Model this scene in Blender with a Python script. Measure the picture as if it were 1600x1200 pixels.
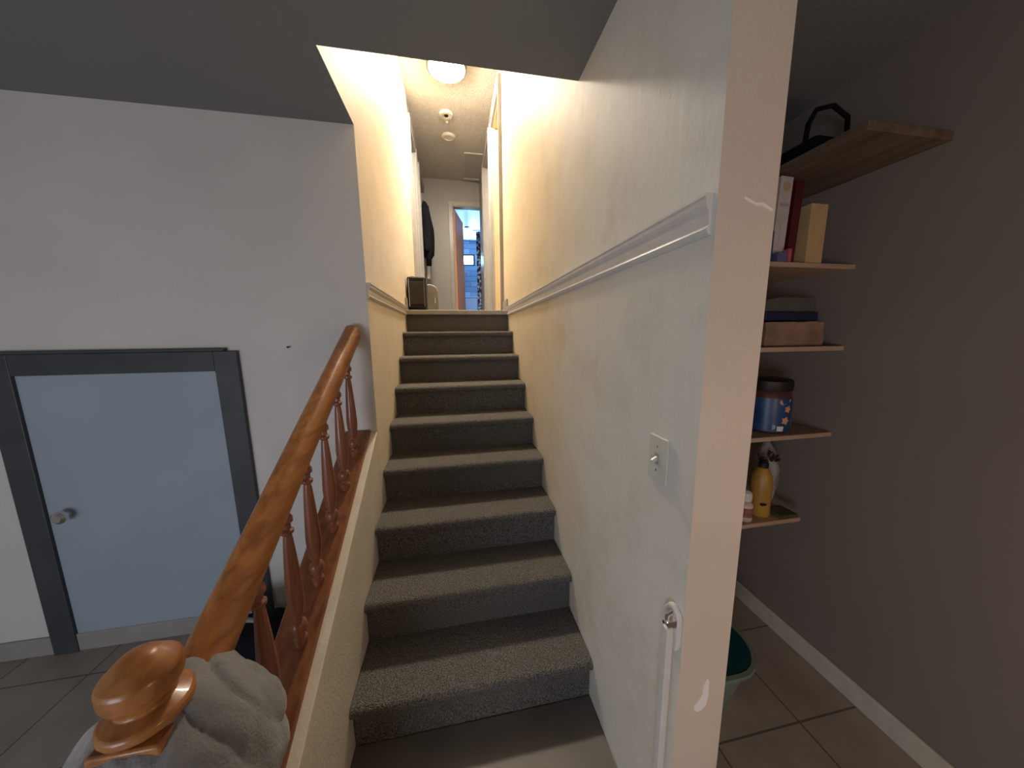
import bpy, bmesh, math, random
from mathutils import Vector, Matrix, noise
R = math.radians
random.seed(7)
sc = bpy.context.scene
C = sc.collection
for o in list(bpy.data.objects): bpy.data.objects.remove(o)

# ------------------------------------------------------------------ camera
def cam_axes(yaw, pitch, roll):
    cy, sy, cp, sp = math.cos(yaw), math.sin(yaw), math.cos(pitch), math.sin(pitch)
    f = Vector((-sy*cp, cy*cp, sp)); r = Vector((cy, sy, 0)); u = r.cross(f)
    cr, sr = math.cos(roll), math.sin(roll)
    return cr*r + sr*u, -sr*r + cr*u, f
cr_, cu_, cf_ = cam_axes(-0.1773, -0.1499, -0.0109)
cd = bpy.data.cameras.new('camera'); cam = bpy.data.objects.new('camera', cd); C.objects.link(cam)
M = Matrix((cr_, cu_, -cf_)).transposed().to_4x4(); M.translation = Vector((0.4067, -2.9085, -0.2330))
cam.matrix_world = M
cd.sensor_width = 36; cd.lens = 493.58/1600*36; cd.clip_start = .02
sc.camera = cam

# ------------------------------------------------------------------ light and exposure
w = bpy.data.worlds.new('world'); sc.world = w; w.use_nodes = True
w.node_tree.nodes['Background'].inputs[0].default_value = (.55, .7, 1, 1)
w.node_tree.nodes['Background'].inputs[1].default_value = .35
vs = sc.view_settings
vs.view_transform = 'Standard'; vs.look = 'None'; vs.gamma = 1; vs.use_curve_mapping = False; vs.exposure = 2.3
def area(name, loc, rot, sx, sy, power, col):
    l = bpy.data.lights.new(name, 'AREA'); l.shape = 'RECTANGLE'; l.size = sx; l.size_y = sy; l.energy = power; l.color = col
    o = bpy.data.objects.new(name, l); o.location = loc; o.rotation_euler = rot; C.objects.link(o); return o
def point(name, loc, power, col, rad=.05):
    l = bpy.data.lights.new(name, 'POINT'); l.energy = power; l.color = col; l.shadow_soft_size = rad
    o = bpy.data.objects.new(name, l); o.location = loc; C.objects.link(o); return o
# daylight from the window in the wall behind the camera, and from the small bathroom window
area('window_daylight', (-1.15, -4.66, -.85), (R(90), 0, 0), 1.38, .86, 4.0, (.90, .93, 1))
area('bathroom_daylight', (.9, 6.02, 1.8), (R(-90), 0, 0), .6, .2, 11, (.32, .64, 1))
DOME = 66.0          # hallway ceiling lamp
FLOORLAMP = 2.6      # standing lamp behind the camera

# ------------------------------------------------------------------ numbers taken from the place
RISE, RUN = .1888, .2394
ZF = -9*RISE         # lower floor
ZC = .7101           # lower ceiling
ZH = 2.284           # upper hall ceiling
W = .9
YE = -2.353; YO = -1.6355; YC = -1.241; YB = 2.7237

# ------------------------------------------------------------------ materials
def mat(name, col, rough=.6, bump=0, bscale=60, var=0, vscale=4, metal=0, spec=.5, emit=None, estr=0, col2=None, stops=None, coat=0, trans=0, sheen=0):
    m = bpy.data.materials.new(name); m.use_nodes = True
    nt = m.node_tree; b = nt.nodes['Principled BSDF']
    b.inputs['Base Color'].default_value = (*col, 1); b.inputs['Roughness'].default_value = rough
    b.inputs['Metallic'].default_value = metal; b.inputs['Specular IOR Level'].default_value = spec
    b.inputs['Coat Weight'].default_value = coat; b.inputs['Transmission Weight'].default_value = trans
    b.inputs['Sheen Weight'].default_value = sheen
    if emit: b.inputs['Emission Color'].default_value = (*emit, 1); b.inputs['Emission Strength'].default_value = estr
    tc = nt.nodes.new('ShaderNodeTexCoord')
    if var or col2:
        n = nt.nodes.new('ShaderNodeTexNoise'); n.inputs['Scale'].default_value = vscale; n.inputs['Detail'].default_value = 5
        nt.links.new(tc.outputs['Object'], n.inputs['Vector'])
        r = nt.nodes.new('ShaderNodeValToRGB')
        c2 = col2 or tuple(c*(1-var) for c in col)
        r.color_ramp.elements[0].color = (*c2, 1); r.color_ramp.elements[1].color = (*col, 1)
        a, z = stops or (.35, .65)
        r.color_ramp.elements[0].position = a; r.color_ramp.elements[1].position = z
        nt.links.new(n.outputs['Fac'], r.inputs['Fac']); nt.links.new(r.outputs['Color'], b.inputs['Base Color'])
    if bump:
        n2 = nt.nodes.new('ShaderNodeTexNoise'); n2.inputs['Scale'].default_value = bscale; n2.inputs['Detail'].default_value = 4
        nt.links.new(tc.outputs['Object'], n2.inputs['Vector'])
        bp = nt.nodes.new('ShaderNodeBump'); bp.inputs['Strength'].default_value = bump; bp.inputs['Distance'].default_value = .01
        nt.links.new(n2.outputs['Fac'], bp.inputs['Height']); nt.links.new(bp.outputs['Normal'], b.inputs['Normal'])
    return m

def wall_paint(name, near_col, far_col, amt=.6, y0=-2.0, y1=-1.3, rough=.6):
    """old satin wall paint: one tone shifting blotchily to a second along the stairs"""
    m = bpy.data.materials.new(name); m.use_nodes = True
    nt = m.node_tree; N = nt.nodes; L = nt.links; b = N['Principled BSDF']
    tc = N.new('ShaderNodeTexCoord'); sep = N.new('ShaderNodeSeparateXYZ'); L.new(tc.outputs['Object'], sep.inputs[0])
    n = N.new('ShaderNodeTexNoise'); n.inputs['Scale'].default_value = 2.2; n.inputs['Detail'].default_value = 6; n.inputs['Roughness'].default_value = .6
    L.new(tc.outputs['Object'], n.inputs['Vector'])
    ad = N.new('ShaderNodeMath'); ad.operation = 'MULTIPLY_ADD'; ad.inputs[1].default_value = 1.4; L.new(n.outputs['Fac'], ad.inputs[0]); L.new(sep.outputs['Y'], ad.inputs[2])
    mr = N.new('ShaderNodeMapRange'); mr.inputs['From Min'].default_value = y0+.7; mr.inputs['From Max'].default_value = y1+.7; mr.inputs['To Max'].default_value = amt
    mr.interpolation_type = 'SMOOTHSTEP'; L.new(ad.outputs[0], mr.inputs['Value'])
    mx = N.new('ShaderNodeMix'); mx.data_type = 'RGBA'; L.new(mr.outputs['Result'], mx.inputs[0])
    mx.inputs[6].default_value = (*near_col, 1); mx.inputs[7].default_value = (*far_col, 1)
    # scuffs
    n3 = N.new('ShaderNodeTexNoise'); n3.inputs['Scale'].default_value = 5; n3.inputs['Detail'].default_value = 8; n3.inputs['Roughness'].default_value = .7
    L.new(tc.outputs['Object'], n3.inputs['Vector'])
    r3 = N.new('ShaderNodeValToRGB'); r3.color_ramp.elements[0].position = .3; r3.color_ramp.elements[0].color = (.90, .88, .84, 1)
    r3.color_ramp.elements[1].position = .52; r3.color_ramp.elements[1].color = (1, 1, 1, 1); L.new(n3.outputs['Fac'], r3.inputs['Fac'])
    mu = N.new('ShaderNodeMix'); mu.data_type = 'RGBA'; mu.blend_type = 'MULTIPLY'; mu.inputs[0].default_value = 1
    L.new(mx.outputs[2], mu.inputs[6]); L.new(r3.outputs['Color'], mu.inputs[7]); L.new(mu.outputs[2], b.inputs['Base Color'])
    b.inputs['Roughness'].default_value = rough; b.inputs['Specular IOR Level'].default_value = .35
    # roller streaks, stretched vertically
    mp = N.new('ShaderNodeMapping'); mp.inputs['Scale'].default_value = (1, 1, .16); L.new(tc.outputs['Object'], mp.inputs['Vector'])
    n2 = N.new('ShaderNodeTexNoise'); n2.inputs['Scale'].default_value = 16; n2.inputs['Detail'].default_value = 3; L.new(mp.outputs['Vector'], n2.inputs['Vector'])
    n4 = N.new('ShaderNodeTexNoise'); n4.inputs['Scale'].default_value = 180; n4.inputs['Detail'].default_value = 2; L.new(tc.outputs['Object'], n4.inputs['Vector'])
    b1 = N.new('ShaderNodeBump'); b1.inputs['Strength'].default_value = .14; b1.inputs['Distance'].default_value = .012; L.new(n2.outputs['Fac'], b1.inputs['Height'])
    b2 = N.new('ShaderNodeBump'); b2.inputs['Strength'].default_value = .12; b2.inputs['Distance'].default_value = .003
    L.new(n4.outputs['Fac'], b2.inputs['Height']); L.new(b1.outputs['Normal'], b2.inputs['Normal']); L.new(b2.outputs['Normal'], b.inputs['Normal'])
    return m

def planks_mat():
    m = bpy.data.materials.new('wood_planks'); m.use_nodes = True
    nt = m.node_tree; N = nt.nodes; L = nt.links; b = N['Principled BSDF']
    tc = N.new('ShaderNodeTexCoord'); mp = N.new('ShaderNodeMapping'); mp.inputs['Rotation'].default_value = (R(90), 0, 0); L.new(tc.outputs['Object'], mp.inputs['Vector'])
    br = N.new('ShaderNodeTexBrick'); br.inputs['Scale'].default_value = 1; br.inputs['Brick Width'].default_value = .9; br.inputs['Row Height'].default_value = .14
    br.inputs['Mortar Size'].default_value = .004; br.inputs['Color1'].default_value = (.52, .66, .76, 1); br.inputs['Color2'].default_value = (.22, .32, .42, 1); br.inputs['Mortar'].default_value = (.05, .05, .06, 1)
    L.new(mp.outputs[0], br.inputs['Vector']); L.new(br.outputs['Color'], b.inputs['Base Color']); b.inputs['Roughness'].default_value = .5
    return m

def tile_mat():
    m = bpy.data.materials.new('floor_tile'); m.use_nodes = True
    nt = m.node_tree; N = nt.nodes; L = nt.links; b = N['Principled BSDF']
    tc = N.new('ShaderNodeTexCoord'); mp = N.new('ShaderNodeMapping'); mp.inputs['Location'].default_value = (-1.285, 2.118, 0); L.new(tc.outputs['Object'], mp.inputs['Vector'])
    br = N.new('ShaderNodeTexBrick'); br.offset = 0; br.inputs['Scale'].default_value = 1; br.inputs['Brick Width'].default_value = .362; br.inputs['Row Height'].default_value = .362
    br.inputs['Mortar Size'].default_value = .004; br.inputs['Mortar Smooth'].default_value = .3
    br.inputs['Color1'].default_value = (.42, .37, .31, 1); br.inputs['Color2'].default_value = (.38, .335, .28, 1); br.inputs['Mortar'].default_value = (.16, .13, .1, 1)
    L.new(mp.outputs[0], br.inputs['Vector'])
    n = N.new('ShaderNodeTexNoise'); n.inputs['Scale'].default_value = 9; n.inputs['Detail'].default_value = 6; L.new(tc.outputs['Object'], n.inputs['Vector'])
    mx = N.new('ShaderNodeMix'); mx.data_type = 'RGBA'; mx.blend_type = 'MULTIPLY'; mx.inputs[0].default_value = .4
    L.new(br.outputs['Color'], mx.inputs[6]); L.new(n.outputs['Fac'], mx.inputs[7]); L.new(mx.outputs[2], b.inputs['Base Color'])
    b.inputs['Roughness'].default_value = .35
    return m

def carpet_mat():
    m = bpy.data.materials.new('stair_carpet'); m.use_nodes = True
    nt = m.node_tree; N = nt.nodes; L = nt.links; b = N['Principled BSDF']
    tc = N.new('ShaderNodeTexCoord')
    v = N.new('ShaderNodeTexVoronoi'); v.inputs['Scale'].default_value = 190; L.new(tc.outputs['Object'], v.inputs['Vector'])
    n = N.new('ShaderNodeTexNoise'); n.inputs['Scale'].default_value = 270; n.inputs['Detail'].default_value = 3; L.new(tc.outputs['Object'], n.inputs['Vector'])
    r = N.new('ShaderNodeValToRGB'); e = r.color_ramp.elements
    e[0].position = .36; e[0].color = (.05, .047, .043, 1); e[1].position = .7; e[1].color = (.27, .255, .235, 1); L.new(n.outputs['Fac'], r.inputs['Fac'])
    L.new(r.outputs['Color'], b.inputs['Base Color']); b.inputs['Roughness'].default_value = 1; b.inputs['Specular IOR Level'].default_value = .1
    bp = N.new('ShaderNodeBump'); bp.inputs['Strength'].default_value = .9; bp.inputs['Distance'].default_value = .004
    L.new(v.outputs['Distance'], bp.inputs['Height']); L.new(bp.outputs['Normal'], b.inputs['Normal'])
    return m

def wood_mat(name, a, c, rough=.35, axis='y', scale=14, coat=.2):
    m = bpy.data.materials.new(name); m.use_nodes = True
    nt = m.node_tree; N = nt.nodes; L = nt.links; b = N['Principled BSDF']
    tc = N.new('ShaderNodeTexCoord'); mp = N.new('ShaderNodeMapping')
    mp.inputs['Scale'].default_value = {'y': (1, .08, 1), 'z': (1, 1, .08), 'x': (.08, 1, 1)}[axis]; L.new(tc.outputs['Object'], mp.inputs['Vector'])
    n = N.new('ShaderNodeTexNoise'); n.inputs['Scale'].default_value = scale*4; n.inputs['Detail'].default_value = 6; n.inputs['Distortion'].default_value = .6; L.new(mp.outputs[0], n.inputs['Vector'])
    r = N.new('ShaderNodeValToRGB'); r.color_ramp.elements[0].position = .3; r.color_ramp.elements[0].color = (*a, 1); r.color_ramp.elements[1].position = .72; r.color_ramp.elements[1].color = (*c, 1)
    L.new(n.outputs['Fac'], r.inputs['Fac']); L.new(r.outputs['Color'], b.inputs['Base Color']); b.inputs['Roughness'].default_value = rough; b.inputs['Coat Weight'].default_value = coat
    return m

m_wall = wall_paint('stair_wall_paint', (.78, .775, .72), (.72, .61, .43), .95, -2.05, -.95)  # greyish near the stair foot, yellower further up, with a blotchy edge
m_wallL = wall_paint('stair_left_wall_paint', (.80, .71, .56), (.78, .68, .52), 1, -1.6, -1.2)
m_room = mat('room_wall_paint', (.70, .67, .63), .6, bump=.1, bscale=150, var=.06, vscale=3)
m_post = mat('wall_end_warm_tint', (.78, .67, .56), .5, bump=.12, bscale=120, var=.05, vscale=4)  # same wall paint, with the room lamp's warm light put into its colour
m_cap = mat('knee_wall_paint', (.76, .69, .56), .5, bump=.15, bscale=90, var=.08, vscale=6)
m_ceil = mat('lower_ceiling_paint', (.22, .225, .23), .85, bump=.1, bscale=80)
m_hceil = mat('popcorn_ceiling', (.62, .57, .50), .95, bump=1.0, bscale=70, var=.12, vscale=30)
m_hall = mat('hall_wall_paint', (.30, .285, .27), .45, bump=.12, bscale=40, var=.06, vscale=3)
m_white = mat('white_trim_paint', (.78, .77, .75), .35, var=.08, vscale=25)
m_cream = mat('cream_trim_paint', (.68, .63, .54), .4, var=.1, vscale=20)
m_greytrim = mat('grey_casing_paint', (.36, .34, .32), .35, var=.1, vscale=12)
m_slate = mat('slate_casing_paint', (.055, .06, .068), .5, var=.2, vscale=8)
m_paleblue = mat('pale_blue_door_paint', (.36, .43, .5), .45, var=.08, vscale=3)
m_carpet = carpet_mat()
m_tile = tile_mat()
m_lam = mat('grey_laminate', (.42, .39, .35), .4, var=.2, vscale=18)
m_oak = wood_mat('varnished_oak_rail', (.24, .085, .022), (.48, .20, .055), .33, 'y', 12, .15)
m_bal = wood_mat('varnished_oak_spindle', (.17, .055, .022), (.30, .10, .04), .35, 'z', 12, .25)
m_capwood = wood_mat('varnished_oak_cap', (.15, .05, .018), (.29, .105, .038), .38, 'y', 10, .2)
m_door = wood_mat('orange_wood_door', (.93, .38, .13), (.97, .47, .20), .4, 'z', 5, .1)
m_planks = planks_mat()
m_chrome = mat('chrome', (.75, .75, .75), .2, metal=1)
m_black = mat('black_plastic', (.014, .013, .012), .45, spec=.35)
m_dark = mat('dark_fabric', (.007, .008, .011), .95, bump=.4, bscale=20, spec=.15)
m_shelf = wood_mat('pine_shelf', (.38, .25, .17), (.56, .38, .27), .6, 'x', 8, 0)
m_pwall = mat('pantry_wall_paint', (.26, .22, .19), .7, var=.06, vscale=3)
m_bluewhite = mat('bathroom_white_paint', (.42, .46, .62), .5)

# ------------------------------------------------------------------ mesh helpers
class MB:
    def __init__(s): s.bm = bmesh.new()
    def box(s, x0, x1, y0, y1, z0, z1, mtx=None):
        r = bmesh.ops.create_cube(s.bm, size=1)
        for v in r['verts']:
            v.co = Vector(((x0+x1)/2+v.co.x*(x1-x0), (y0+y1)/2+v.co.y*(y1-y0), (z0+z1)/2+v.co.z*(z1-z0)))
            if mtx: v.co = mtx @ v.co
        return s
    def prism(s, pts, axis, a, b):
        """pts: closed 2-D outline; axis 'x': pts=(y,z); 'y': (x,z); 'z': (x,y)"""
        def mk(p, t): return {'x': (t, p[0], p[1]), 'y': (p[0], t, p[1]), 'z': (p[0], p[1], t)}[axis]
        v0 = [s.bm.verts.new(mk(p, a)) for p in pts]; v1 = [s.bm.verts.new(mk(p, b)) for p in pts]
        n = len(pts)
        s.bm.faces.new(v0); s.bm.faces.new(v1[::-1])
        for i in range(n): s.bm.faces.new((v0[i], v0[(i+1) % n], v1[(i+1) % n], v1[i]))
        return s
    def lathe(s, prof, loc=(0, 0, 0), seg=24, mtx=None, sx=1, sy=1):
        rings = []
        for (r, z) in prof:
            ring = []
            for k in range(seg):
                a = 2*math.pi*k/seg; co = Vector((max(r, 1e-4)*math.cos(a)*sx, max(r, 1e-4)*math.sin(a)*sy, z))
                if mtx: co = mtx @ co
                ring.append(s.bm.verts.new(co+Vector(loc)))
            rings.append(ring)
        for a, b in zip(rings, rings[1:]):
            for k in range(seg): s.bm.faces.new((a[k], a[(k+1) % seg], b[(k+1) % seg], b[k]))
        s.bm.faces.new(rings[0][::-1]); s.bm.faces.new(rings[-1])
        return s
    def tube(s, pts, r, seg=10):
        pts = [Vector(p) for p in pts]; rings = []
        for i, p in enumerate(pts):
            d = (pts[min(i+1, len(pts)-1)]-pts[max(i-1, 0)]).normalized()
            a = d.orthogonal().normalized() if i == 0 else (rx - d*rx.dot(d)).normalized()
            rx = a; b = d.cross(a); rr = r[i] if isinstance(r, (list, tuple)) else r
            rings.append([s.bm.verts.new(p+rr*(math.cos(2*math.pi*k/seg)*a+math.sin(2*math.pi*k/seg)*b)) for k in range(seg)])
        for a, b in zip(rings, rings[1:]):
            for k in range(seg): s.bm.faces.new((a[k], a[(k+1) % seg], b[(k+1) % seg], b[k]))
        s.bm.faces.new(rings[0][::-1]); s.bm.faces.new(rings[-1]); return s
    def sweep(s, prof, path_fn, ts):
        """prof list of 2-D points placed by path_fn(t, p) -> co"""
        rings = [[s.bm.verts.new(path_fn(t, p)) for p in prof] for t in ts]; n = len(prof)
        for a, b in zip(rings, rings[1:]):
            for k in range(n): s.bm.faces.new((a[k], a[(k+1) % n], b[(k+1) % n], b[k]))
        s.bm.faces.new(rings[0][::-1]); s.bm.faces.new(rings[-1]); return s
    def build(s, name, m, parent=None, smooth=False, bevel=0, seg=2, origin=None):
        bmesh.ops.recalc_face_normals(s.bm, faces=s.bm.faces)
        if origin:
            for v in s.bm.verts: v.co -= Vector(origin)
        me = bpy.data.meshes.new(name); s.bm.to_mesh(me); s.bm.free()
        o = bpy.data.objects.new(name, me); C.objects.link(o)
        if origin: o.location = origin
        for mm in (m if isinstance(m, list) else [m]): me.materials.append(mm)
        if smooth:
            for p in me.polygons: p.use_smooth = True
            if smooth == 'auto': me.set_sharp_from_angle(angle=R(35))
        if bevel:
            b = o.modifiers.new('bevel', 'BEVEL'); b.width = bevel; b.segments = seg; b.limit_method = 'ANGLE'
        if parent:
            o.parent = parent; o.matrix_parent_inverse = parent.matrix_world.inverted() if False else Matrix.Translation(-parent.location)
        return o
def struct(o, label=None):
    o['kind'] = 'structure'
    if label: o['label'] = label
    return o
def tag(o, label, cat, group=None):
    o['label'] = label; o['category'] = cat
    if group: o['group'] = group
    return o
def thing(name, label, cat, loc, group=None):
    o = bpy.data.objects.new(name, None); o.location = loc; o.empty_display_size = .05; C.objects.link(o)
    return tag(o, label, cat, group)

# ------------------------------------------------------------------ the room shell
XL, XR, YK = -2.0, 1.93, -4.7     # lower room: left wall, pantry wall, back wall
T = .13
# floors
struct(MB().box(XL-.1, XR+.1, YK-.1, YC+.02, ZF-.1, ZF).build('floor', m_tile), 'grey beige tiled floor of the lower room')
struct(MB().box(-.02, 1.0, .06, YB+.15, -.12, 0).box(.0, W, .022, .06, -.03, -.0005).build('floor_hall', m_lam), 'grey laminate floor of the upper hallway')
# walls
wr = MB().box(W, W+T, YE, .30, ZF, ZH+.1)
o = struct(wr.build('wall_right', [m_wall, m_post]), 'stair wall with a blotchy yellow tone ending beside the pantry')
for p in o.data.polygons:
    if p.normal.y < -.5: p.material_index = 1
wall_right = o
# hall right wall beyond, with two door openings
hr = MB()
hr.box(W, W+T, .89, 1.15, 0, ZH+.1); hr.box(W, W+T, 1.85, YB, 0, ZH+.1)
hr.box(W, W+T, .30, .89, 2.02, ZH+.1); hr.box(W, W+T, 1.15, 1.85, 2.08, ZH+.1)
struct(hr.build('wall_hall_right', m_hall))
# left wall
wl = MB().box(-.14, 0, YC, .95, ZF, ZH+.1).box(-.14, 0, YO, YC, ZC, ZH+.1)
struct(wl.build('wall_left', [m_wallL, m_room]), 'cream blotchy-toned wall on the left of the stairs')
for p in bpy.data.objects['wall_left'].data.polygons:
    if p.normal.y < -.5 and p.center.z < ZC: p.material_index = 1
hl = MB().box(-.14, 0, 1.5, 1.9, 0, ZH+.1).box(-.14, 0, 2.62, YB, 0, ZH+.1).box(-.14, 0, .95, 1.5, 2.02, ZH+.1).box(-.14, 0, 1.9, 2.62, 2.02, ZH+.1)
struct(hl.build('wall_hall_left', m_hall))
# closed door in the left hall opening and closet behind the jacket
d2 = struct(MB().box(-.12, -.08, .95, 1.5, 0, 2.02).build('door_2', m_greytrim))
struct(MB().box(-.75, -.70, 1.7, 2.8, 0, 2.4).box(-.75, -.14, 1.82, 1.87, 0, 2.4).box(-.75, -.14, 2.66, 2.7, 0, 2.4).box(-.75, -.14, 1.82, 2.7, 2.3, 2.35).box(-.75, -.02, 1.82, 2.7, -.1, 0).build('wall_closet', m_hall))
d3 = struct(MB().box(W+.08, W+.12, 1.15, 1.85, 0, 2.08).build('door_3', m_greytrim))
# room behind the first right opening
struct(MB().box(1.03, 1.9, 1.2, 1.25, 0, 2.4).box(1.9, 1.95, .1, 1.25, 0, 2.4).box(1.03, 1.9, .1, .15, 0, 2.4).box(1.03, 1.95, .1, 1.25, 2.3, 2.4).box(W+.0, 1.95, .1, 1.25, -.12, -.002).build('wall_side_room', mat('side_room_paint', (.70, .58, .38), .6)))
# upper hall ceiling, end wall with the bathroom door opening
struct(MB().box(-.14, W+T, YO, YB+.12, ZH, ZH+.1).build('ceiling_hall', m_hceil), 'textured ceiling above the upper hallway')
eb = MB().box(-.14, .455, YB, YB+.1, 0, ZH).box(.455, 1.2, YB, YB+.1, 1.89, ZH).box(1.13, 1.2, YB, YB+.1, 0, 1.89)
struct(eb.build('wall_hall_end', m_hall))
# lower ceiling around the stair opening and the header above its near edge
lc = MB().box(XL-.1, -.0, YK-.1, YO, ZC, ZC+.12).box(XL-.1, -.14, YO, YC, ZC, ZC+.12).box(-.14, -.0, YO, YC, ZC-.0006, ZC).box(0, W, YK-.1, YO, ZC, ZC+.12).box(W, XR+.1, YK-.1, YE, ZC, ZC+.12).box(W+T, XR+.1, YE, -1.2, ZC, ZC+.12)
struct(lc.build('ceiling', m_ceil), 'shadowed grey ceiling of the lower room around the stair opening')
struct(MB().box(0, W, YO-.12, YO, ZC+.12, ZH+.1).build('wall_header', m_wallL))
# lower room walls
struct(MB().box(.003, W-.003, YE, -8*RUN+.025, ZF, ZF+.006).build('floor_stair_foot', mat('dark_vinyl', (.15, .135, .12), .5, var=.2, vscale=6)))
fw = MB().box(XL, -.14, YC, YC+.1, ZF, ZC)
wall_front = struct(fw.build('wall_front', m_room), 'grey wall behind the stair railing')
struct(MB().box(XL-.1, XL, YK, YC+.1, ZF, ZC).build('wall_room_left', m_room))
struct(MB().box(XR, XR+.1, YK, -1.2, ZF, ZC).build('wall_pantry_side', m_pwall))
struct(MB().box(W+T, XR, -1.3, -1.2, ZF, ZC).build('wall_pantry_back', m_pwall))
wb = MB().box(XL, -1.9, YK-.1, YK, ZF, ZC).box(-.4, XR, YK-.1, YK, ZF, ZC).box(-1.9, -.4, YK-.1, YK, ZF, -1.35).box(-1.9, -.4, YK-.1, YK, -.35, ZC)
struct(wb.build('wall_back', m_room))
wn = struct(MB().box(-1.9, -1.84, YK-.08, YK-.02, -1.35, -.35).box(-.46, -.4, YK-.08, YK-.02, -1.35, -.35).box(-1.84, -.46, YK-.08, YK-.02, -1.35, -1.30).box(-1.84, -.46, YK-.08, YK-.02, -.40, -.35).box(-1.17, -1.13, YK-.08, YK-.02, -1.30, -.40).build('window_1', m_white, bevel=.004))
# baseboards
struct(MB().box(XR-.014, XR, YK, -1.3, ZF, ZF+.09).build('baseboard_right', m_cream, bevel=.004))
struct(MB().box(XL, -.76+.0, YC-.014, YC, ZF, ZF+.09).box(-.57, -.14, YC-.014, YC, ZF, ZF+.09).build('baseboard_front', m_greytrim, bevel=.004))
struct(MB().box(W-.014, W, .005, .24, 0, .105).box(W-.014, W, .95, 1.09, 0, .105).box(W-.014, W, 1.91, YB-.002, 0, .105).build('baseboard_hall_right', m_greytrim, bevel=.003))
struct(MB().box(0, .014, .005, .89, 0, .105).box(0, .014, 1.56, 1.84, 0, .105).build('baseboard_hall_left', m_greytrim, bevel=.003))
struct(MB().box(.015, .385, YB-.014, YB, 0, .10).build('baseboard_hall_end', m_greytrim, bevel=.003))
# door casings in the hall
def casing(name, side, y0, y1, h, m=m_greytrim, jamb=True, wd=.06):
    s = 1 if side == 'L' else -1; X = 0 if side == 'L' else W
    def bx(b, a0, a1, *r): b.box(min(X+s*a0, X+s*a1), max(X+s*a0, X+s*a1), *r)
    b = MB(); t = .024
    bx(b, 0, t, y0-wd, y0, 0, h+wd); bx(b, 0, t, y1, y1+wd, 0, h+wd); bx(b, 0, t, y0, y1, h, h+wd)
    bx(b, t, t+.008, y0-wd, y0-wd+.018, 0, h+wd); bx(b, t, t+.008, y1+wd-.018, y1+wd, 0, h+wd); bx(b, t, t+.008, y0, y1, h+wd-.018, h+wd)
    if jamb:
        bx(b, -.13, .0, y0, y0+.012, 0, h); bx(b, -.13, .0, y1-.012, y1, 0, h); bx(b, -.13, .0, y0+.012, y1-.012, h-.012, h)
    return struct(b.build(name, m, bevel=.003))
casing('trim_1', 'R', .30, .89, 2.02, jamb=False)
struct(MB().box(W+.001, W+.125, .872, .89, 0, 2.02).box(W+.001, W+.125, .30, .31, 0, 2.02).box(W+.001, W+.125, .31, .872, 2.005, 2.02).box(W+.05, W+.065, .862, .872, 0, 2.005).build('trim_10', mat('yellowed_jamb_paint', (.72, .58, .36), .45, var=.1), bevel=.002))
casing('trim_2', 'R', 1.15, 1.85, 2.08)
casing('trim_3', 'L', .95, 1.5, 2.02)
casing('trim_4', 'L', 1.9, 2.62, 2.02)
# bathroom door casing
b = MB().box(.39, .455, YB-.02, YB, 0, 1.955).box(.455, W-.001, YB-.02, YB, 1.89, 1.955)
b.box(.455, .468, YB-.01, YB+.1, 0, 1.89).box(.468, 1.13, YB-.01, YB+.1, 1.875, 1.89)
struct(b.build('trim_5', m_greytrim, bevel=.004))
# landing nosing board (grey laminate edge)
struct(MB().box(0, W, -.012, .022, -.038, .002).build('trim_6', m_lam, bevel=.006), 'grey laminate edging board at the top of the stairs')

# chair rails: horizontal, with a moulded profile, on both stair walls
def chair_rail(name, X, s, y0, y1, m, label):
    prof = [(0, -.045), (.006, -.045), (.010, -.040), (.013, -.033), (.008, -.026), (.009, -.004), (.014, .004), (.017, .012), (.017, .020), (.021, .024), (.021, .030), (.0, .030)]
    b = MB(); b.prism([(X+s*p, z) for p, z in prof], 'y', y0, y1)
    return struct(b.build(name, m), label)
chair_rail('trim_7', W, -1, -2.345, -.02, m_white, 'white moulded chair rail along the right stair wall')
chair_rail('trim_8', 0, 1, YC+.004, -.02, m_cream, 'cream moulded chair rail on the left stair wall')
# left low wall under the railing
SL = .565
def capz(y): return -.704+SL*(y-(-1.234))
YN = -2.46
kw = MB().prism([(YC, ZF), (YC, capz(YC)), (YN, capz(YN)), (YN, ZF)], 'x', -.14, 0)
struct(kw.build('wall_stair_low', m_cap, bevel=.003), 'cream sloping low wall under the wooden railing')

# ------------------------------------------------------------------ staircase
st = thing('carpeted_staircase', 'straight flight of stairs covered in dark grey speckled carpet, rising to the upper hallway', 'staircase', (W/2, -1.9, ZF))
def bull(yf, z, n=7, r=.021):
    return [(yf+r+r*math.cos(a), z-r+r*math.sin(a)) for a in [R(90)+R(180)*i/(n-1) for i in range(n)]]
for k in range(1, 9):
    y = -k*RUN; z = -k*RISE
    pts = [(y+RUN+.06, z)] + bull(y, z) + [(y+.03, z-.044), (y+.032, z-RISE+.002), (y+.032, z-RISE), (y+RUN+.06, z-RISE)]
    b = MB().prism(pts, 'x', .003, W-.003)
    # slightly worn, uneven edge
    o = b.build('stair_step', m_carpet, st, smooth='auto')
b = MB().box(.003, W-.003, .022, .058, -RISE, -.032)
b.build('top_riser', m_carpet, st)

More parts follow.
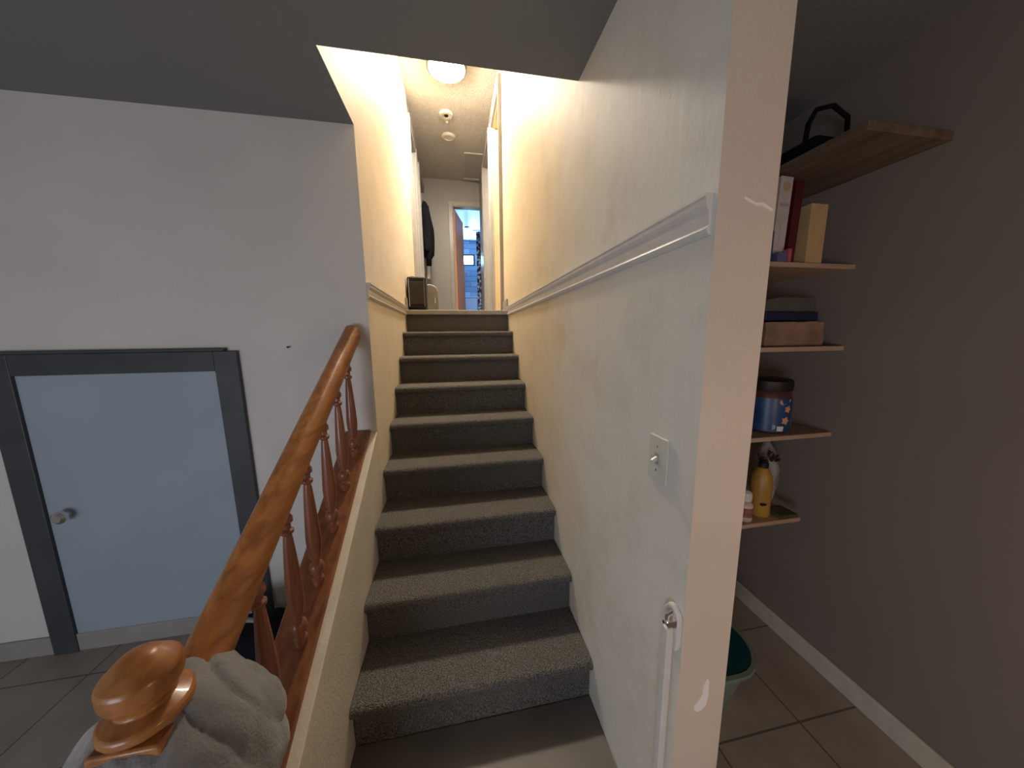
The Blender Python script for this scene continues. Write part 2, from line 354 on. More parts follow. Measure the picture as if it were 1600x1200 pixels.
# ------------------------------------------------------------------ railing
rl = thing('stair_railing', 'brown varnished wooden stair railing with turned spindles on the low wall', 'railing', (-.08, YC, capz(YC)))
def railz(y): return -.150+.585*(y+1.25)
n = 20
prof = []
for i in range(n):
    a = 2*math.pi*i/n; cx, cz = math.cos(a), math.sin(a)
    e = 2/2.6
    prof.append((.034*math.copysign(abs(cx)**e, cx), -.042+.042*math.copysign(abs(cz)**e, cz)))
ang = math.atan(.585)
def rp(t, p):
    return Vector((-.07+p[0], t - p[1]*math.sin(ang)*.9, railz(t)+p[1]*math.cos(ang)*1.05))
b = MB(); b.sweep(prof, rp, [YC-.045, -1.5, -1.8, -2.1, -2.40])
b.build('handrail', m_oak, rl, smooth='auto', bevel=.004)
def cp(t, p): return Vector((p[0], t, capz(t)+p[1]))
b = MB(); b.sweep([(-.15, -.01), (-.15, .010), (-.145, .015), (-.035, .015), (-.03, .010), (-.03, -.01)], cp, [YC-.006, -1.6, -2.0, YN])
b.build('base_cap', m_capwood, rl, smooth='auto')
bprof = [(0, .014), (.03, .0185), (.055, .0185), (.07, .0125), (.09, .0125), (.105, .0205), (.135, .0225), (.165, .0195), (.18, .012), (.20, .012), (.215, .017), (.225, .0175), (.235, .0175), (.30, .0215), (.36, .0225), (.45, .0205), (.6, .0165), (.72, .0125), (.755, .0105), (.768, .0165), (.786, .017), (.797, .0108), (.825, .0108), (.838, .0172), (.865, .0172), (.88, .0125), (1, .0135)]
from math import floor
for y in (-1.386, -1.54, -1.698, -1.858, -2.0, -2.15, -2.30):
    z0 = capz(y)+.008; z1 = railz(y)-.070
    b = MB(); b.lathe([(r, t*(z1-z0)) for t, r in bprof], (-.072, y, z0), 20)
    b.build('spindle', m_bal, rl, smooth='auto')
b = MB(); b.box(-.115, -.025, YN-.0, YN+.09, ZF+.0+capz(YN)-ZF+.0, -.80)
b.lathe([(.03, 0), (.052, .01), (.052, .025), (.03, .035), (.045, .06), (.045, .085), (.02, .11), (.001, .115)], (-.07, YN+.045, -.80), 24)
b.build('newel_post', m_oak, rl, smooth='auto', bevel=.004)

# garment hung over the lower end of the handrail
def fold_blob(cx, cy, cz, sx, sy, sz, seed, nu=72, nv=48):
    bm = MB(); rows = []
    for j in range(nv+1):
        th = math.pi*j/nv; row = []
        for i in range(nu):
            ph = 2*math.pi*i/nu
            d = Vector((math.sin(th)*math.cos(ph), math.sin(th)*math.sin(ph), math.cos(th)))
            wv = noise.noise(d*1.6+Vector((seed, 0, 0)))
            arc = math.sqrt((d.x+.55)**2*1.0+(d.z+.75)**2*1.3+(d.y*.35)**2)
            f = 1+.055*math.sin(arc*9.5+wv*3.2)+.10*wv+.03*noise.noise(d*5+Vector((0, seed, 0)))
            row.append(bm.bm.verts.new((cx+sx*d.x*f, cy+sy*d.y*f, cz+sz*d.z*f*(1 if d.z > 0 else 1.05))))
        rows.append(row)
    for a, b_ in zip(rows, rows[1:]):
        for k in range(nu): bm.bm.faces.new((a[k], a[(k+1) % nu], b_[(k+1) % nu], b_[k]))
    bmesh.ops.remove_doubles(bm.bm, verts=bm.bm.verts, dist=1e-5)
    return bm
m_fleece = mat('grey_fleece', (.21, .21, .215), .95, bump=.25, bscale=220, sheen=.3, var=.08, vscale=8)
g = thing('grey_fleece_jacket', 'light grey fleece garment slung over the low end of the wooden handrail', 'clothing', (-.07, -2.40, -1.10))
def drape():
    """cloth slung round the rail in thick crescent folds"""
    b = MB(); nu, nv = 140, 90; rows = []
    c = Vector((-.075, -2.39, -.975)); A = Vector((-.55, -.62, -.56)).normalized()
    for j in range(nv+1):
        th = math.pi*j/nv; row = []
        for i in range(nu):
            ph = 2*math.pi*i/nu
            d = Vector((math.sin(th)*math.cos(ph), math.sin(th)*math.sin(ph), math.cos(th)))
            g_ = math.acos(max(-1, min(1, d.dot(A))))+.22*noise.noise(d*1.3+Vector((4, 1, 7)))
            t = (g_-.35)/.45
            k = t-math.floor(t)
            ridge = math.sqrt(abs(math.sin(math.pi*k**.75)))
            f = .92+.065*ridge*(.6+.8*noise.noise(d*1.7+Vector((7, 3, 3))))+.03*noise.noise(d*3.2+Vector((1, 9, 3)))+.012*noise.noise(d*9)
            row.append(b.bm.verts.new((c.x+.152*d.x*f, c.y+.16*d.y*f, c.z+.205*d.z*f)))
        rows.append(row)
    for p, q in zip(rows, rows[1:]):
        for k in range(nu): b.bm.faces.new((p[k], p[(k+1) % nu], q[(k+1) % nu], q[k]))
    bmesh.ops.remove_doubles(b.bm, verts=b.bm.verts, dist=1e-5)
    return b
o = drape().build('body', m_fleece, g, smooth=True)
b = MB(); b.tube([(-.20, -2.50, -1.0), (-.22, -2.53, -1.10), (-.22, -2.53, -1.22), (-.21, -2.52, -1.34)], [.05, .055, .05, .042], 16)
b.build('sleeve', m_fleece, g, smooth=True)

# ------------------------------------------------------------------ dark framed door in the grey wall
y = YC
b = MB().box(-.67, -.575, y-.02, y, ZF, -.285).box(-1.41, -.67, y-.02, y, -.375, -.285).box(-1.505, -1.41, y-.02, y, ZF, -.285).box(-1.505, -.62, y-.026, y, -.285, -.272)
dr = struct(b.build('door_1', m_slate, bevel=.003), 'low door with a dark slate frame and pale blue leaf in the grey wall')
b = MB().box(-1.41, -.67, y-.008, y-.001, ZF+.01, -.375); dl_ = b.build('door_leaf', m_paleblue, dr, bevel=.003); dl_['label'] = 'pale blue door leaf'
b = MB(); b.lathe([(.012, 0), (.012, .02), (.026, .03), (.028, .045), (.018, .055)], (-1.33, y-.008, -1.0), 20, Matrix.Rotation(R(90), 4, 'X')); b.build('door_knob', m_chrome, dl_, smooth='auto')
b = MB(); b.lathe([(.003, 0), (.003, .012), (.005, .013), (.005, .015)], (-.363, y, -.272), 12, Matrix.Rotation(R(90), 4, 'X'))
tag(b.build('nail', m_black), 'small dark nail in the grey wall above the handrail', 'nail')

# dark things standing on the floor behind the railing
bg = thing('dark_shoulder_bag', 'dark bag standing on the floor behind the spindles under the grey wall', 'bag', (-.55, -1.55, ZF))
b = MB(); b.prism([(-.70, ZF), (-.36, ZF), (-.34, ZF+.20), (-.40, ZF+.27), (-.66, ZF+.25), (-.72, ZF+.16)], 'y', -1.62, -1.46); b.build('bag_body', m_dark, bg, bevel=.03, seg=4)
b = MB(); b.tube([(-.68, -1.63, ZF+.18), (-.60, -1.64, ZF+.30), (-.50, -1.60, ZF+.34), (-.42, -1.58, ZF+.30), (-.36, -1.62, ZF+.16)], .010, 8); b.build('strap', mat('grey_strap', (.25, .25, .27), .8), bg, smooth=True)

# ------------------------------------------------------------------ right wall fittings
ls = thing('light_switch', 'white toggle light switch on the right stair wall', 'light switch', (W, -2.233, -.538))
m_plate = mat('cream_plastic', (.70, .70, .62), .3)
plate_ = MB().box(W-.007, W, -2.27, -2.196, -.595, -.481).build('plate', m_plate, ls, bevel=.003, seg=3)
MB().box(W-.009, W-.006, -2.240, -2.226, -.552, -.524).build('toggle_slot', mat('switch_slot', (.4, .4, .37), .5), ls)
MB().box(-.004, .014, -.004, .004, -.005, .005, Matrix.Translation((W-.018, -2.233, -.543)) @ Matrix.Rotation(R(-30), 4, 'Y')).build('toggle', m_plate, ls, bevel=.0015)
for z in (-.508, -.568):
    b = MB(); b.lathe([(.003, 0), (.003, .001), (.002, .0018)], (W-.007, -2.233, z), 10, Matrix.Rotation(R(-90), 4, 'Y')); b.build('screw', m_chrome, plate_)
gb = thing('safety_gate_bar', 'white upright bar bracketed to the end of the right stair wall', 'gate bar', (W-.03, -2.33, ZF))
MB().box(W-.040, W-.022, -2.352, -2.334, ZF+.03, -.900).build('bar', m_white, gb, bevel=.003)
b = MB(); b.prism([(-2.30, -.955), (-2.303, -.965), (-2.315, -.972), (-2.335, -.972), (-2.348, -.965), (-2.352, -.95), (-2.352, -.885), (-2.345, -.868), (-2.33, -.858), (-2.315, -.866), (-2.303, -.885), (-2.30, -.90)], 'x', W-.014, W)
b.build('wall_bracket', m_white, gb, bevel=.004, seg=3)
b = MB(); b.box(W-.036, W-.012, -2.349, -2.337, -.901, -.884); b.tube([(W-.016, -2.335, -.874), (W-.030, -2.337, -.878), (W-.036, -2.343, -.890)], .005, 8); b.tube([(W-.044, -2.343, -.886), (W-.014, -2.343, -.890)], .004, 8)
b.build('latch', m_chrome, gb, smooth='auto')['label'] = 'chrome latch'
# filler patch and paint scar on the wall end, children of the wall
def patch(name, pts, X=None, Y=None, th=.0012, m=m_white, parent=wall_right):
    b = MB()
    if Y is not None: b.prism(pts, 'y', Y-th, Y+.0005)
    else: b.prism(pts, 'x', X-th, X+.0005)
    return b.build(name, m, parent)
m_filler = mat('filler', (.95, .93, .90), .8)
patch('filler_patch', [(.947, -1.136), (.957, -1.145), (.968, -1.143), (.981, -1.130), (.984, -1.100), (.983, -1.062), (.978, -1.055), (.970, -1.075), (.967, -1.10), (.956, -1.118), (.949, -1.122)], Y=YE, m=m_filler)['label'] = 'white filler patch'
patch('paint_scar', [(.958, .024), (.985, .0145), (.999, .016), (1.022, .006), (1.022, .002), (.998, .011), (.984, .010), (.958, .021)], Y=YE, m=m_filler)

# ------------------------------------------------------------------ upper hallway things
lamp = thing('ceiling_lamp', 'round lit glass dome lamp on the hallway ceiling above the stairs', 'ceiling light', (.43, .50, ZH))
b = MB(); b.lathe([(.178, 0), (.184, -.02), (.184, -.040), (.178, -.046), (.168, -.044), (.164, -.016)], (.43, .50, ZH), 48); b.build('rim', mat('bronze_rim', (.10, .08, .06), .4, metal=.6), lamp, smooth='auto')
b = MB(); b.lathe([(.162, -.018)]+[(.162*math.cos(a), -.018-.075*math.sin(a)) for a in [R(90)*i/12 for i in range(1, 13)]], (.43, .50, ZH), 48)
b.build('glass_dome', mat('lit_glass', (1, .95, .85), .3, emit=(1, .87, .70), estr=DOME), lamp, smooth=True)
sd = thing('smoke_detector', 'round white ceiling fixture with a dark centre, nearest the dome lamp', 'detector', (.41, 1.18, ZH))
m_det = mat('detector_plastic', (.72, .66, .57), .5)
b = MB(); b.lathe([(.078, 0), (.078, -.012), (.066, -.022), (.040, -.024), (.030, -.016)], (.41, 1.18, ZH), 36); b.build('body', m_det, sd, smooth='auto')
b = MB(); b.lathe([(.024, -.012), (.022, -.024), (.010, -.027)], (.41, 1.18, ZH), 20); b.build('centre', m_black, sd, smooth='auto')
b = MB(); b.lathe([(.085, 0), (.085, -.010), (.060, -.020), (.056, -.014)], (.43, 1.59, ZH), 36); tag(b.build('ceiling_cover_plate', m_det, smooth='auto'), 'plain round white cover on the hallway ceiling, beyond the one with a dark centre', 'ceiling plate')
b = MB(); b.lathe([(.018, 0), (.016, -.012), (.004, -.02)], (.415, 1.31, ZH), 16); tag(b.build('ceiling_hook', m_white, smooth='auto'), 'tiny white knob on the ceiling between the two round fixtures', 'hook')
hatch = struct(MB().box(.655, .895, 1.93, 2.62, ZH-.006, ZH).build('trim_9', mat('hatch_paint', (.50, .47, .45), .7)), 'attic hatch panel')
MB().box(.635, .655, 1.91, 2.64, ZH-.014, ZH).box(.655, .895, 2.62, 2.66, ZH-.020, ZH).box(.655, .895, 1.91, 1.93, ZH-.012, ZH).build('hatch_frame', m_hceil, hatch)

hk = thing('hanging_jacket', 'black jacket hanging on the left wall of the hallway', 'jacket', (.05, 2.15, 1.0))
def jacket():
    b = MB(); nv, nu = 24, 28; rows = []
    for j in range(nv+1):
        t = j/nv; z = 1.68-t*.72
        wd = .06+.17*min(1, t*3.2)**.7+.02*math.sin(t*9)
        th = .03+.045*min(1, t*2)+.02*math.sin(t*3)
        rows.append([b.bm.verts.new((.055+th*math.cos(2*math.pi*i/nu)*(1+.15*math.sin(5*2*math.pi*i/nu+t*2))+.02*t, 2.12+wd*math.sin(2*math.pi*i/nu), z)) for i in range(nu)])
    for a, c in zip(rows, rows[1:]):
        for k in range(nu): b.bm.faces.new((a[k], a[(k+1) % nu], c[(k+1) % nu], c[k]))
    b.bm.faces.new(rows[0][::-1]); b.bm.faces.new(rows[-1]); return b
jacket().build('body', m_dark, hk, smooth=True)
b = MB(); b.tube([(.08, 1.98, 1.58), (.10, 1.93, 1.40), (.10, 1.93, 1.18), (.10, 1.95, .98), (.09, 1.96, .78)], [.04, .05, .048, .042, .036], 14); b.build('sleeve', m_dark, hk, smooth=True)
b = MB(); b.tube([(.0, 2.12, 1.70), (.05, 2.12, 1.71), (.06, 2.12, 1.67)], .006, 8); b.build('hook', m_chrome, hk)
b = MB(); b.prism([(2.06, .62), (2.26, .64), (2.24, .92), (2.08, .91)], 'x', .045, .085); tag(b.build('white_cloth', m_white, bevel=.012), 'white cloth hanging just below the black jacket', 'cloth')

ap = thing('portable_heater', 'black box-shaped portable appliance at the top left of the stairs', 'heater', (.095, .13, 0))
MB().box(.012, .175, .10, .27, .015, .30).build('casing', m_black, ap, bevel=.018, seg=4)
MB().box(.034, .153, .090, .102, .06, .255).build('front_grille', mat('dark_grille', (.03, .027, .024), .4), ap, bevel=.006)
for x in (.028, .159):
    MB().box(x-.002, x+.002, .094, .101, .04, .28).build('edge_strip', m_chrome, ap)
for x in (.055, .12):
    b = MB(); b.box(x-.018, x+.018, .14, .20, .30, .310); b.build('top_button', m_greytrim, ap, bevel=.003)
for x in (.03, .155):
    b = MB(); b.box(x-.012, x+.012, .11, .26, 0, .016); b.build('foot', m_black, ap)
cs = thing('rounded_case', 'grey rounded case standing behind the black appliance in the hallway', 'case', (.22, .5, 0))
MB().prism([(.06, .012), (.262, .012), (.268, .03), (.268, .22), (.25, .262), (.20, .285), (.06, .285)], 'y', .42, .60).build('shell', mat('grey_case', (.28, .26, .24), .45, var=.2, vscale=10), cs, bevel=.012, seg=3)
b = MB(); b.tube([(.232, .415, .10), (.232, .400, .11), (.232, .400, .15), (.232, .415, .16)], .005, 8); b.build('handle', m_chrome, cs)

# pink board leaning in the first opening on the right
tag(MB().prism([(.42, 0), (.72, 0), (.74, .34), (.47, .66)], 'x', .955, .972).build('pink_panel', mat('pink_board', (.80, .60, .56), .6), bevel=.003), 'pale pink panel leaning inside the first doorway on the right of the hallway', 'panel')

# ------------------------------------------------------------------ bathroom beyond the open door
BY = 6.08
struct(MB().box(-.3, 2.6, BY, BY+.1, 0, .0+1.69).box(-.3, .70, BY, BY+.1, 1.69, 1.93).box(1.01, 2.6, BY, BY+.1, 1.69, 1.93).box(-.3, 2.6, BY, BY+.1, 1.93, 2.35).build('wall_bathroom_end', m_planks), 'grey plank wall at the far end of the bathroom')
struct(MB().box(-.4, -.3, YB, BY, 0, 2.35).box(1.75, 1.85, YB, BY, 0, 2.35).box(1.2, 1.85, YB, YB+.1, 0, 2.35).box(-.4, -.14, YB, YB+.1, 0, 2.35).build('wall_bathroom_sides', m_bluewhite))
struct(MB().box(-.4, 1.85, YB+.1, BY, 2.30, 2.4).build('ceiling_bathroom', m_bluewhite))
struct(MB().box(-.4, 1.85, YB+.1, BY, -.1, 0).build('floor_bathroom', m_lam))
wn2 = struct(MB().box(.70, 1.01, BY-.015, BY+.03, 1.67, 1.70).box(.70, 1.01, BY-.015, BY+.03, 1.92, 1.95).box(.68, .72, BY-.015, BY+.03, 1.67, 1.95).box(.99, 1.03, BY-.015, BY+.03, 1.67, 1.95).build('window_2', m_black, bevel=.003))
MB().box(.72, .99, BY+.05, BY+.06, 1.69, 1.93).build('pane', mat('bright_pane', (.8, .9, 1), .2, emit=(.75, .9, 1), estr=6), wn2)
# orange door leaf, hinged at the left jamb and swung in
dd = thing('bathroom_door', 'orange wooden door swung open into the blue lit bathroom', 'door', (.472, YB+.06, 0))
mt = Matrix.Translation((.474, YB+.10, 0)) @ Matrix.Rotation(R(76), 4, 'Z')
leaf_ = MB().box(0, .64, -.018, .018, .012, 1.872, mt).build('leaf', m_door, dd, bevel=.002)
b = MB(); b.lathe([(.01, 0), (.01, .03), (.026, .042), (.026, .055), (.01, .062)], mt @ Vector((.58, -.018, .95)), 16, Matrix.Rotation(R(76), 4, 'Z') @ Matrix.Rotation(R(90), 4, 'X')); b.build('knob', m_chrome, leaf_, smooth='auto')
# pendant
pn = thing('pendant_lamp', 'small glass pendant lamp glowing white blue inside the bathroom', 'pendant lamp', (.80, 5.0, 2.30))
b = MB(); b.lathe([(.06, 0), (.06, -.02), (.008, -.03), (.008, -.06)], (.79, 5.0, 2.30), 20); b.build('canopy', m_black, pn, smooth='auto')
b = MB(); b.lathe([(.055, -.06), (.06, -.08), (.06, -.24), (.055, -.25)], (.79, 5.0, 2.30), 20); b.build('shade', mat('lit_shade', (.9, .95, 1), .2, emit=(.35, .70, 1), estr=2.6), pn, smooth='auto')
# toilet at the far end
tl = thing('toilet', 'pale toilet with its tank against the far plank wall', 'toilet', (.88, 5.75, 0))
m_porc = mat('porcelain', (.6, .64, .68), .25)
tank_ = MB().box(.70, 1.06, 5.86, 6.06, .40, .80).build('tank', m_porc, tl, bevel=.02, seg=3)
MB().box(.69, 1.07, 5.85, 6.07, .80, .83).build('tank_lid', m_porc, tank_, bevel=.008)
b = MB(); b.lathe([(.11, 0), (.12, .03), (.10, .16), (.13, .28), (.19, .38), (.195, .40), (.15, .405)], (.88, 5.62, 0), 32, None, .95, 1.25); b.build('bowl', m_porc, tl, smooth='auto')
# patterned curtain hanging at the right
def curtain():
    b = MB(); n = 60; o = []
    for i in range(n+1):
        t = i/n; o.append((.95+.55*t, 4.3+.025*math.sin(t*42)))
    back = [(x, y+.006) for x, y in o[::-1]]
    return b.prism(o+back, 'z', .08, 2.0)
mcur = bpy.data.materials.new('patterned_curtain'); mcur.use_nodes = True
nt = mcur.node_tree; vb = nt.nodes.new('ShaderNodeTexVoronoi'); vb.inputs['Scale'].default_value = 16; tcx = nt.nodes.new('ShaderNodeTexCoord'); nt.links.new(tcx.outputs['Object'], vb.inputs['Vector'])
rr = nt.nodes.new('ShaderNodeValToRGB'); rr.color_ramp.interpolation = 'CONSTANT'; rr.color_ramp.elements[0].color = (.75, .78, .8, 1); rr.color_ramp.elements[1].color = (.03, .035, .05, 1); rr.color_ramp.elements[1].position = .5
nt.links.new(vb.outputs['Distance'], rr.inputs['Fac']); nt.links.new(rr.outputs['Color'], nt.nodes['Principled BSDF'].inputs['Base Color'])
sc_ = thing('shower_curtain', 'black and white patterned curtain hanging at the right in the bathroom', 'curtain', (1.0, 4.3, .08))
curtain().build('fabric', mcur, sc_)
b = MB(); b.tube([(.88, 4.3, 2.02), (1.75, 4.3, 2.02)], .011, 10); b.build('rod', m_white, sc_)

# ------------------------------------------------------------------ pantry
def shelf(z, x1, label, y0=-1.9):
    return tag(MB().box(W+T, x1, y0, -1.52, z-.018, z).build('pantry_shelf', m_shelf, bevel=.002), label, 'shelf', 'pantry shelves')
S1 = shelf(.025, XR, 'pine pantry shelf carrying the upright cartons')
S2 = shelf(-.285, XR, 'pine pantry shelf carrying the brown parcel')
S3 = shelf(-.64, XR, 'pine pantry shelf carrying the big brown jar')
S4 = shelf(-1.01, 1.83, 'lowest pine pantry shelf, holding the yellow bottle')
tag(MB().box(1.60, XR, -2.10, -1.35, .345, .372).build('side_shelf', wood_mat('dark_pine', (.10, .07, .045), (.20, .14, .09), .6, 'y', 8, 0), bevel=.002), 'dark wooden side shelf high in the pantry under the black bag', 'shelf')
hb = thing('black_handbag', 'black bag with a loop handle on the high side shelf of the pantry', 'bag', (1.75, -1.80, .372))
MB().prism([(1.66, .372), (1.88, .372), (1.86, .46), (1.68, .46)], 'y', -1.90, -1.70).build('bag_body', m_dark, hb, bevel=.02, seg=3)
b = MB(); b.tube([(1.665, -1.87, .42), (1.672, -1.87, .50), (1.70, -1.87, .55), (1.77, -1.87, .57), (1.84, -1.87, .54), (1.85, -1.87, .45)], .008, 8); b.build('handle', m_dark, hb, smooth=True)
# shelf A: cartons
def carton(x0, x1, y0, y1, z0, h, col, label, tilt=0, name='carton', deco=None):
    mt = Matrix.Translation(((x0+x1)/2, y0, z0)) @ Matrix.Rotation(R(tilt), 4, 'Y')
    t = thing(name, label, 'box', ((x0+x1)/2, (y0+y1)/2, z0))
    hw = (x1-x0)/2
    bb = MB().box(-hw, hw, 0, y1-y0, 0, h, mt).build('box_body', mat('carton_paint', col, .5, var=.12, vscale=20), t, bevel=.002)
    if deco: deco(bb, mt, hw, h)
    return t
m_fp = mat('faint_print', (.42, .38, .36), .6)
def deco_white(t, mt, hw, h):
    b = MB(); b.lathe([(hw*.55, 0), (hw*.55, .001)], mt @ Vector((0, -.0008, h-.035)), 20, Matrix.Rotation(R(90), 4, 'X')); b.build('round_mark', mat('tan_print', (.50, .36, .20), .6), t)
    MB().box(-hw*.8, hw*.8, -.0008, .0002, h*.42, h*.425, mt).build('printed_line', m_fp, t)
    MB().box(-hw*.2, -hw*.14, -.0008, .0002, .02, h*.4, mt).build('printed_line', m_fp, t)
    MB().box(-hw*.7, hw*.7, -.0008, .0002, h*.62, h*.66, mt).build('printed_line', m_fp, t)
carton(1.553, 1.580, -1.87, -1.70, .025, .115, (.06, .07, .20), 'dark blue carton at the left end of the top carton shelf')
carton(1.587, 1.640, -1.86, -1.66, .062, .27, (.62, .56, .52), 'tall white carton with a round tan mark on the pantry shelf', 2, 'tall_carton', deco_white)
carton(1.583, 1.622, -1.89, -1.70, .025, .036, (.13, .14, .26), 'low blue grey box lying under the tall white carton')
carton(1.628, 1.642, -1.89, -1.865, .025, .05, (.50, .12, .14), 'small red packet at the foot of the tall white carton')
carton(1.655, 1.690, -1.86, -1.68, .025, .30, (.09, .008, .012), 'tall dark red carton right of the white carton', 2)
carton(1.706, 1.78, -1.89, -1.70, .025, .21, (.60, .40, .20), 'tan carton at the right of the dark red carton')
# shelf B
pk = thing('brown_paper_parcel', 'brown crumpled paper parcel on the second pantry shelf', 'parcel', (1.72, -1.78, -.285))
b = MB(); b.box(1.585, 1.86, -1.87, -1.66, -.284, -.190)
bmesh.ops.subdivide_edges(b.bm, edges=b.bm.edges[:], cuts=10, use_grid_fill=True)
for v in b.bm.verts:
    v.co += Vector((0, .006*noise.noise(v.co*28), .004*noise.noise(v.co*24) if v.co.z > -.27 else 0))
b.build('wrapping', mat('brown_paper', (.34, .21, .14), .7, var=.35, vscale=14, bump=.3, bscale=30), pk, smooth='auto')
tag(MB().box(1.59, 1.84, -1.86, -1.66, -.184, -.150).build('navy_tray', mat('navy_plastic', (.012, .014, .05), .4), bevel=.004), 'dark navy tray lying on the brown parcel', 'tray')
tag(MB().prism([(1.592, -.149), (1.84, -.149), (1.83, -.092), (1.66, -.092), (1.60, -.102)], 'y', -1.85, -1.67).build('grey_packet', mat('dark_grey_paper', (.10, .09, .09), .7, var=.2, vscale=12), bevel=.006), 'dark grey packet lying on top of the navy tray', 'packet')
# shelf C
JX, JY, JR = 1.715, -1.795, .084
cn = thing('coffee_jar', 'big brown jar with a black lid and a dark blue label printed with orange blossoms', 'jar', (JX, JY, -.64))
m_blue = mat('jar_label_blue', (.012, .03, .14), .35, col2=(.02, .09, .22), vscale=9)
b = MB(); b.lathe([(JR-.006, 0), (JR-.002, .006), (JR-.002, .150), (JR-.008, .168), (JR-.012, .180)], (JX, JY, -.64), 40); b.build('jar_body', mat('red_brown_plastic', (.09, .03, .024), .3), cn, smooth='auto')
b = MB(); b.lathe([(JR, .008), (JR, .146)], (JX, JY, -.64), 48); lab_ = b.build('blue_label', m_blue, cn, smooth='auto')
b = MB(); b.lathe([(JR-.004, .174), (JR-.002, .178), (JR-.002, .214), (JR-.01, .220), (.02, .222)], (JX, JY, -.64), 40); b.build('jar_lid', mat('black_lid', (.012, .006, .006), .5), cn, smooth='auto')
m_or = mat('orange_print', (.75, .34, .20), .5); m_lb = mat('pale_blue_print', (.25, .38, .48), .5)
def on_can(a, z, pts, m, nm, r=JR+.0008):
    b = MB(); vs_ = []; vi = []
    for px, pz in pts:
        th = a+px/r; vs_.append(b.bm.verts.new((JX+r*math.sin(th), JY-r*math.cos(th), z+pz))); vi.append(b.bm.verts.new((JX+(r-.003)*math.sin(th), JY-(r-.003)*math.cos(th), z+pz)))
    b.bm.faces.new(vs_); b.bm.faces.new(vi[::-1]); k = len(pts)
    for i in range(k): b.bm.faces.new((vs_[i], vs_[(i+1) % k], vi[(i+1) % k], vi[i]))
    return b.build(nm, m, lab_)
def flower(s, n=5):
    return [(s*(1 if i % 2 == 0 else .62)*math.cos(math.pi*i/n), s*(1 if i % 2 == 0 else .62)*math.sin(math.pi*i/n)) for i in range(2*n)]
on_can(-.05, -.512, [(-.026, .000), (-.022, .014), (.024, .016), (.022, .006), (.0, -.004), (-.014, -.008)], m_or, 'orange_leaf')
on_can(.10, -.538, flower(.017), m_or, 'orange_blossom')
on_can(.02, -.585, flower(.019), m_or, 'orange_blossom')
on_can(-.02, -.606, [(-.045, .008), (-.02, -.006), (.02, -.006), (.055, .026), (.055, -.012), (-.045, -.018)], m_lb, 'pale_blue_band')
on_can(-.22, -.618, [(-.012, -.010), (.012, -.010), (.014, .010), (-.010, .010)], m_white, 'white_badge', JR+.0013)
tag(MB().box(1.80, 1.87, -1.307, -1.30, -.52, -.40).build('outlet_plate', m_cream, bevel=.003), 'pale blank plate on the pantry back wall above the big brown jar', 'wall plate')
# shelf D
wb_ = thing('white_pink_bottle', 'small white bottle with a pink label at the edge of the lowest shelf', 'bottle', (1.59, -1.86, -1.01))
b = MB(); b.lathe([(.024, 0), (.027, .006), (.027, .07), (.018, .085), (.012, .09)], (1.588, -1.862, -1.01), 24); b.build('bottle_body', mat('pinkish_white', (.70, .55, .50), .4, var=.3, vscale=25), wb_, smooth='auto')
b = MB(); b.lathe([(.020, .088), (.021, .10), (.019, .122), (.008, .13)], (1.588, -1.862, -1.01), 24); b.build('bottle_cap', m_white, wb_, smooth='auto')
b = MB(); b.lathe([(.0275, .02), (.0275, .06)], (1.588, -1.862, -1.01), 24); b.build('bottle_label', mat('red_label', (.42, .14, .12), .5, var=.5, vscale=60), wb_, smooth='auto')
yb = thing('yellow_squeeze_bottle', 'mustard yellow plastic bottle on the lowest pantry shelf', 'bottle', (1.655, -1.82, -1.01))
b = MB(); b.lathe([(.036, 0), (.040, .008), (.038, .08), (.040, .13), (.036, .175), (.022, .205), (.016, .215)], (1.688, -1.835, -1.01), 28); b.build('bottle_body', mat('mustard_plastic', (.50, .27, .05), .4, var=.2, vscale=12), yb, smooth='auto')
b = MB(); b.lathe([(.018, .212), (.018, .232), (.006, .245)], (1.688, -1.835, -1.01), 20); b.build('bottle_cap', m_black, yb, smooth='auto')
MB().box(1.655, 1.678, -1.876, -1.868, -.952, -.944, None).build('dark_print', m_black, yb)
pb = thing('plastic_bag', 'grey white plastic bag with dark leafy print on the lowest pantry shelf', 'bag', (1.76, -1.75, -1.01))
b = fold_blob(1.790, -1.755, -.870, .052, .055, .145, 8.4, 40, 36)
for v in b.bm.verts: v.co.z = max(v.co.z, -1.008)
b.build('bag_body', mat('milky_plastic', (.36, .34, .32), .3, col2=(.22, .20, .19), vscale=14, bump=.3, bscale=25), pb, smooth=True)
b = MB()
for i in range(12):
    a = random.uniform(0, 6.28); cx = 1.690+i*.0090+random.uniform(-.004, .004); cz = -.765+random.uniform(-.018, .022)-.0008*i
    b.prism([(cx+.014*math.cos(a), cz+.014*math.sin(a)), (cx+.005*math.cos(a+1.6), cz+.005*math.sin(a+1.6)), (cx-.014*math.cos(a), cz-.014*math.sin(a)), (cx+.005*math.cos(a-1.6), cz+.005*math.sin(a-1.6))], 'y', -1.815-.0015*(i % 3), -1.809)
b.build('leafy_print', mat('dark_leaf', (.03, .026, .015), .7), pb)
tag(MB().box(1.735, 1.822, -1.897, -1.815, -1.01, -.995).build('olive_packet', mat('olive_paper', (.09, .085, .03), .6, var=.3, vscale=25), bevel=.004), 'flat olive green packet lying at the front of the lowest pantry shelf', 'packet')
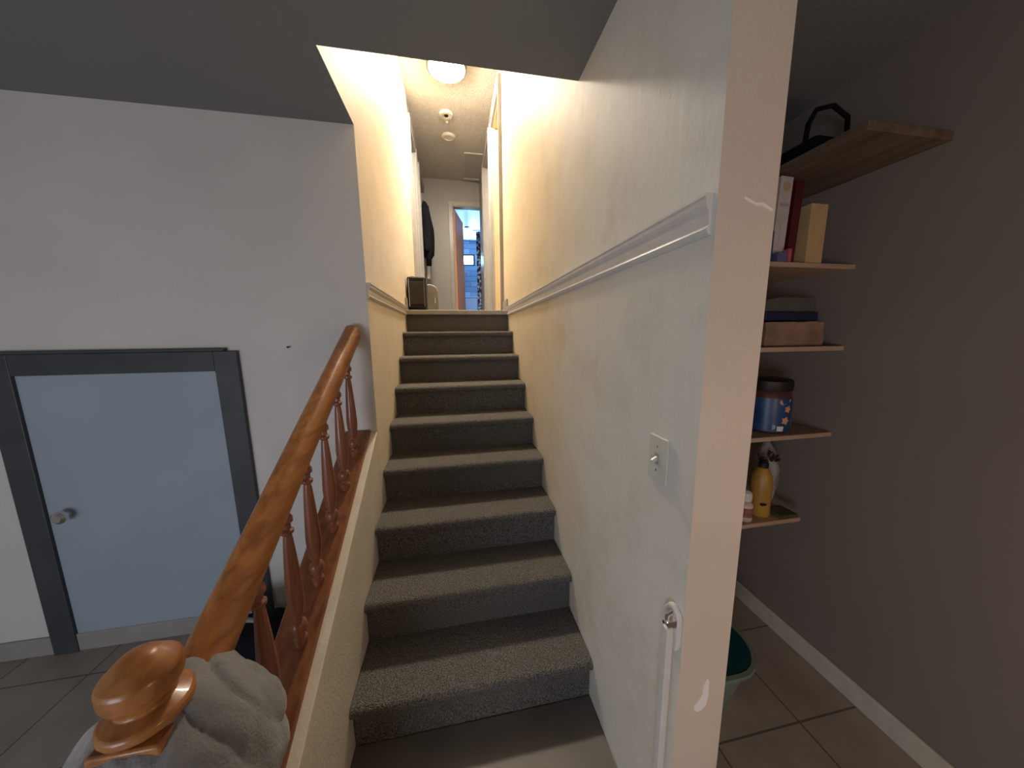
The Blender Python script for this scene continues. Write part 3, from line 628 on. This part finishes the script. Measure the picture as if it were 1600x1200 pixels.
# teal basin
bs = thing('teal_basin', 'pale green plastic basin with a teal inside on the floor behind the wall end', 'basin', (1.33, -1.92, ZF))
def rr_(hx, hy, r, z, cx=1.32, cy=-1.905, n=6):
    out = []
    for sx, sy, a0 in ((1, 1, 0), (-1, 1, 90), (-1, -1, 180), (1, -1, 270)):
        for i in range(n+1):
            a = R(a0+90*i/n); out.append(Vector((cx+sx*(hx-r)+r*math.cos(a), cy+sy*(hy-r)+r*math.sin(a), z)))
    return out
def loft(loops, name, m, parent):
    b = MB(); rings = [[b.bm.verts.new(v) for v in l] for l in loops]; n = len(rings[0])
    for a, c in zip(rings, rings[1:]):
        for k in range(n): b.bm.faces.new((a[k], a[(k+1) % n], c[(k+1) % n], c[k]))
    b.bm.faces.new(rings[0][::-1]); b.bm.faces.new(rings[-1]); return b.build(name, m, parent, smooth='auto')
zt = -1.50
loft([rr_(.19, .11, .10, ZF), rr_(.23, .15, .13, zt-.02), rr_(.25, .17, .15, zt-.015), rr_(.25, .17, .15, zt), rr_(.235, .155, .135, zt), rr_(.228, .148, .128, zt-.01)], 'basin_shell', mat('pale_green_plastic', (.20, .28, .24), .4), bs)
loft([rr_(.186, .106, .096, ZF+.012), rr_(.227, .147, .127, zt-.006), rr_(.232, .152, .132, zt+.0015)], 'basin_lining', mat('teal_plastic', (.003, .06, .075), .35), bs)

# ------------------------------------------------------------------ standing lamp behind the camera
fl = thing('floor_lamp', 'standing lamp with a fabric shade in the lower room', 'lamp', (1.40, -3.40, ZF))
b = MB(); b.lathe([(.14, 0), (.14, .02), (.02, .03)], (1.40, -3.40, ZF), 32); b.build('base', m_black, fl, smooth='auto')
b = MB(); b.tube([(1.40, -3.40, ZF+.02), (1.40, -3.40, ZF+1.15)], .011, 12); b.build('pole', m_black, fl, smooth='auto')
b = MB(); b.lathe([(.14, 0), (.10, .22)], (1.40, -3.40, ZF+.98), 32); b.build('lamp_shade', mat('lit_shade_warm', (.9, .8, .65), .8, emit=(1, .68, .46), estr=FLOORLAMP), fl, smooth='auto')
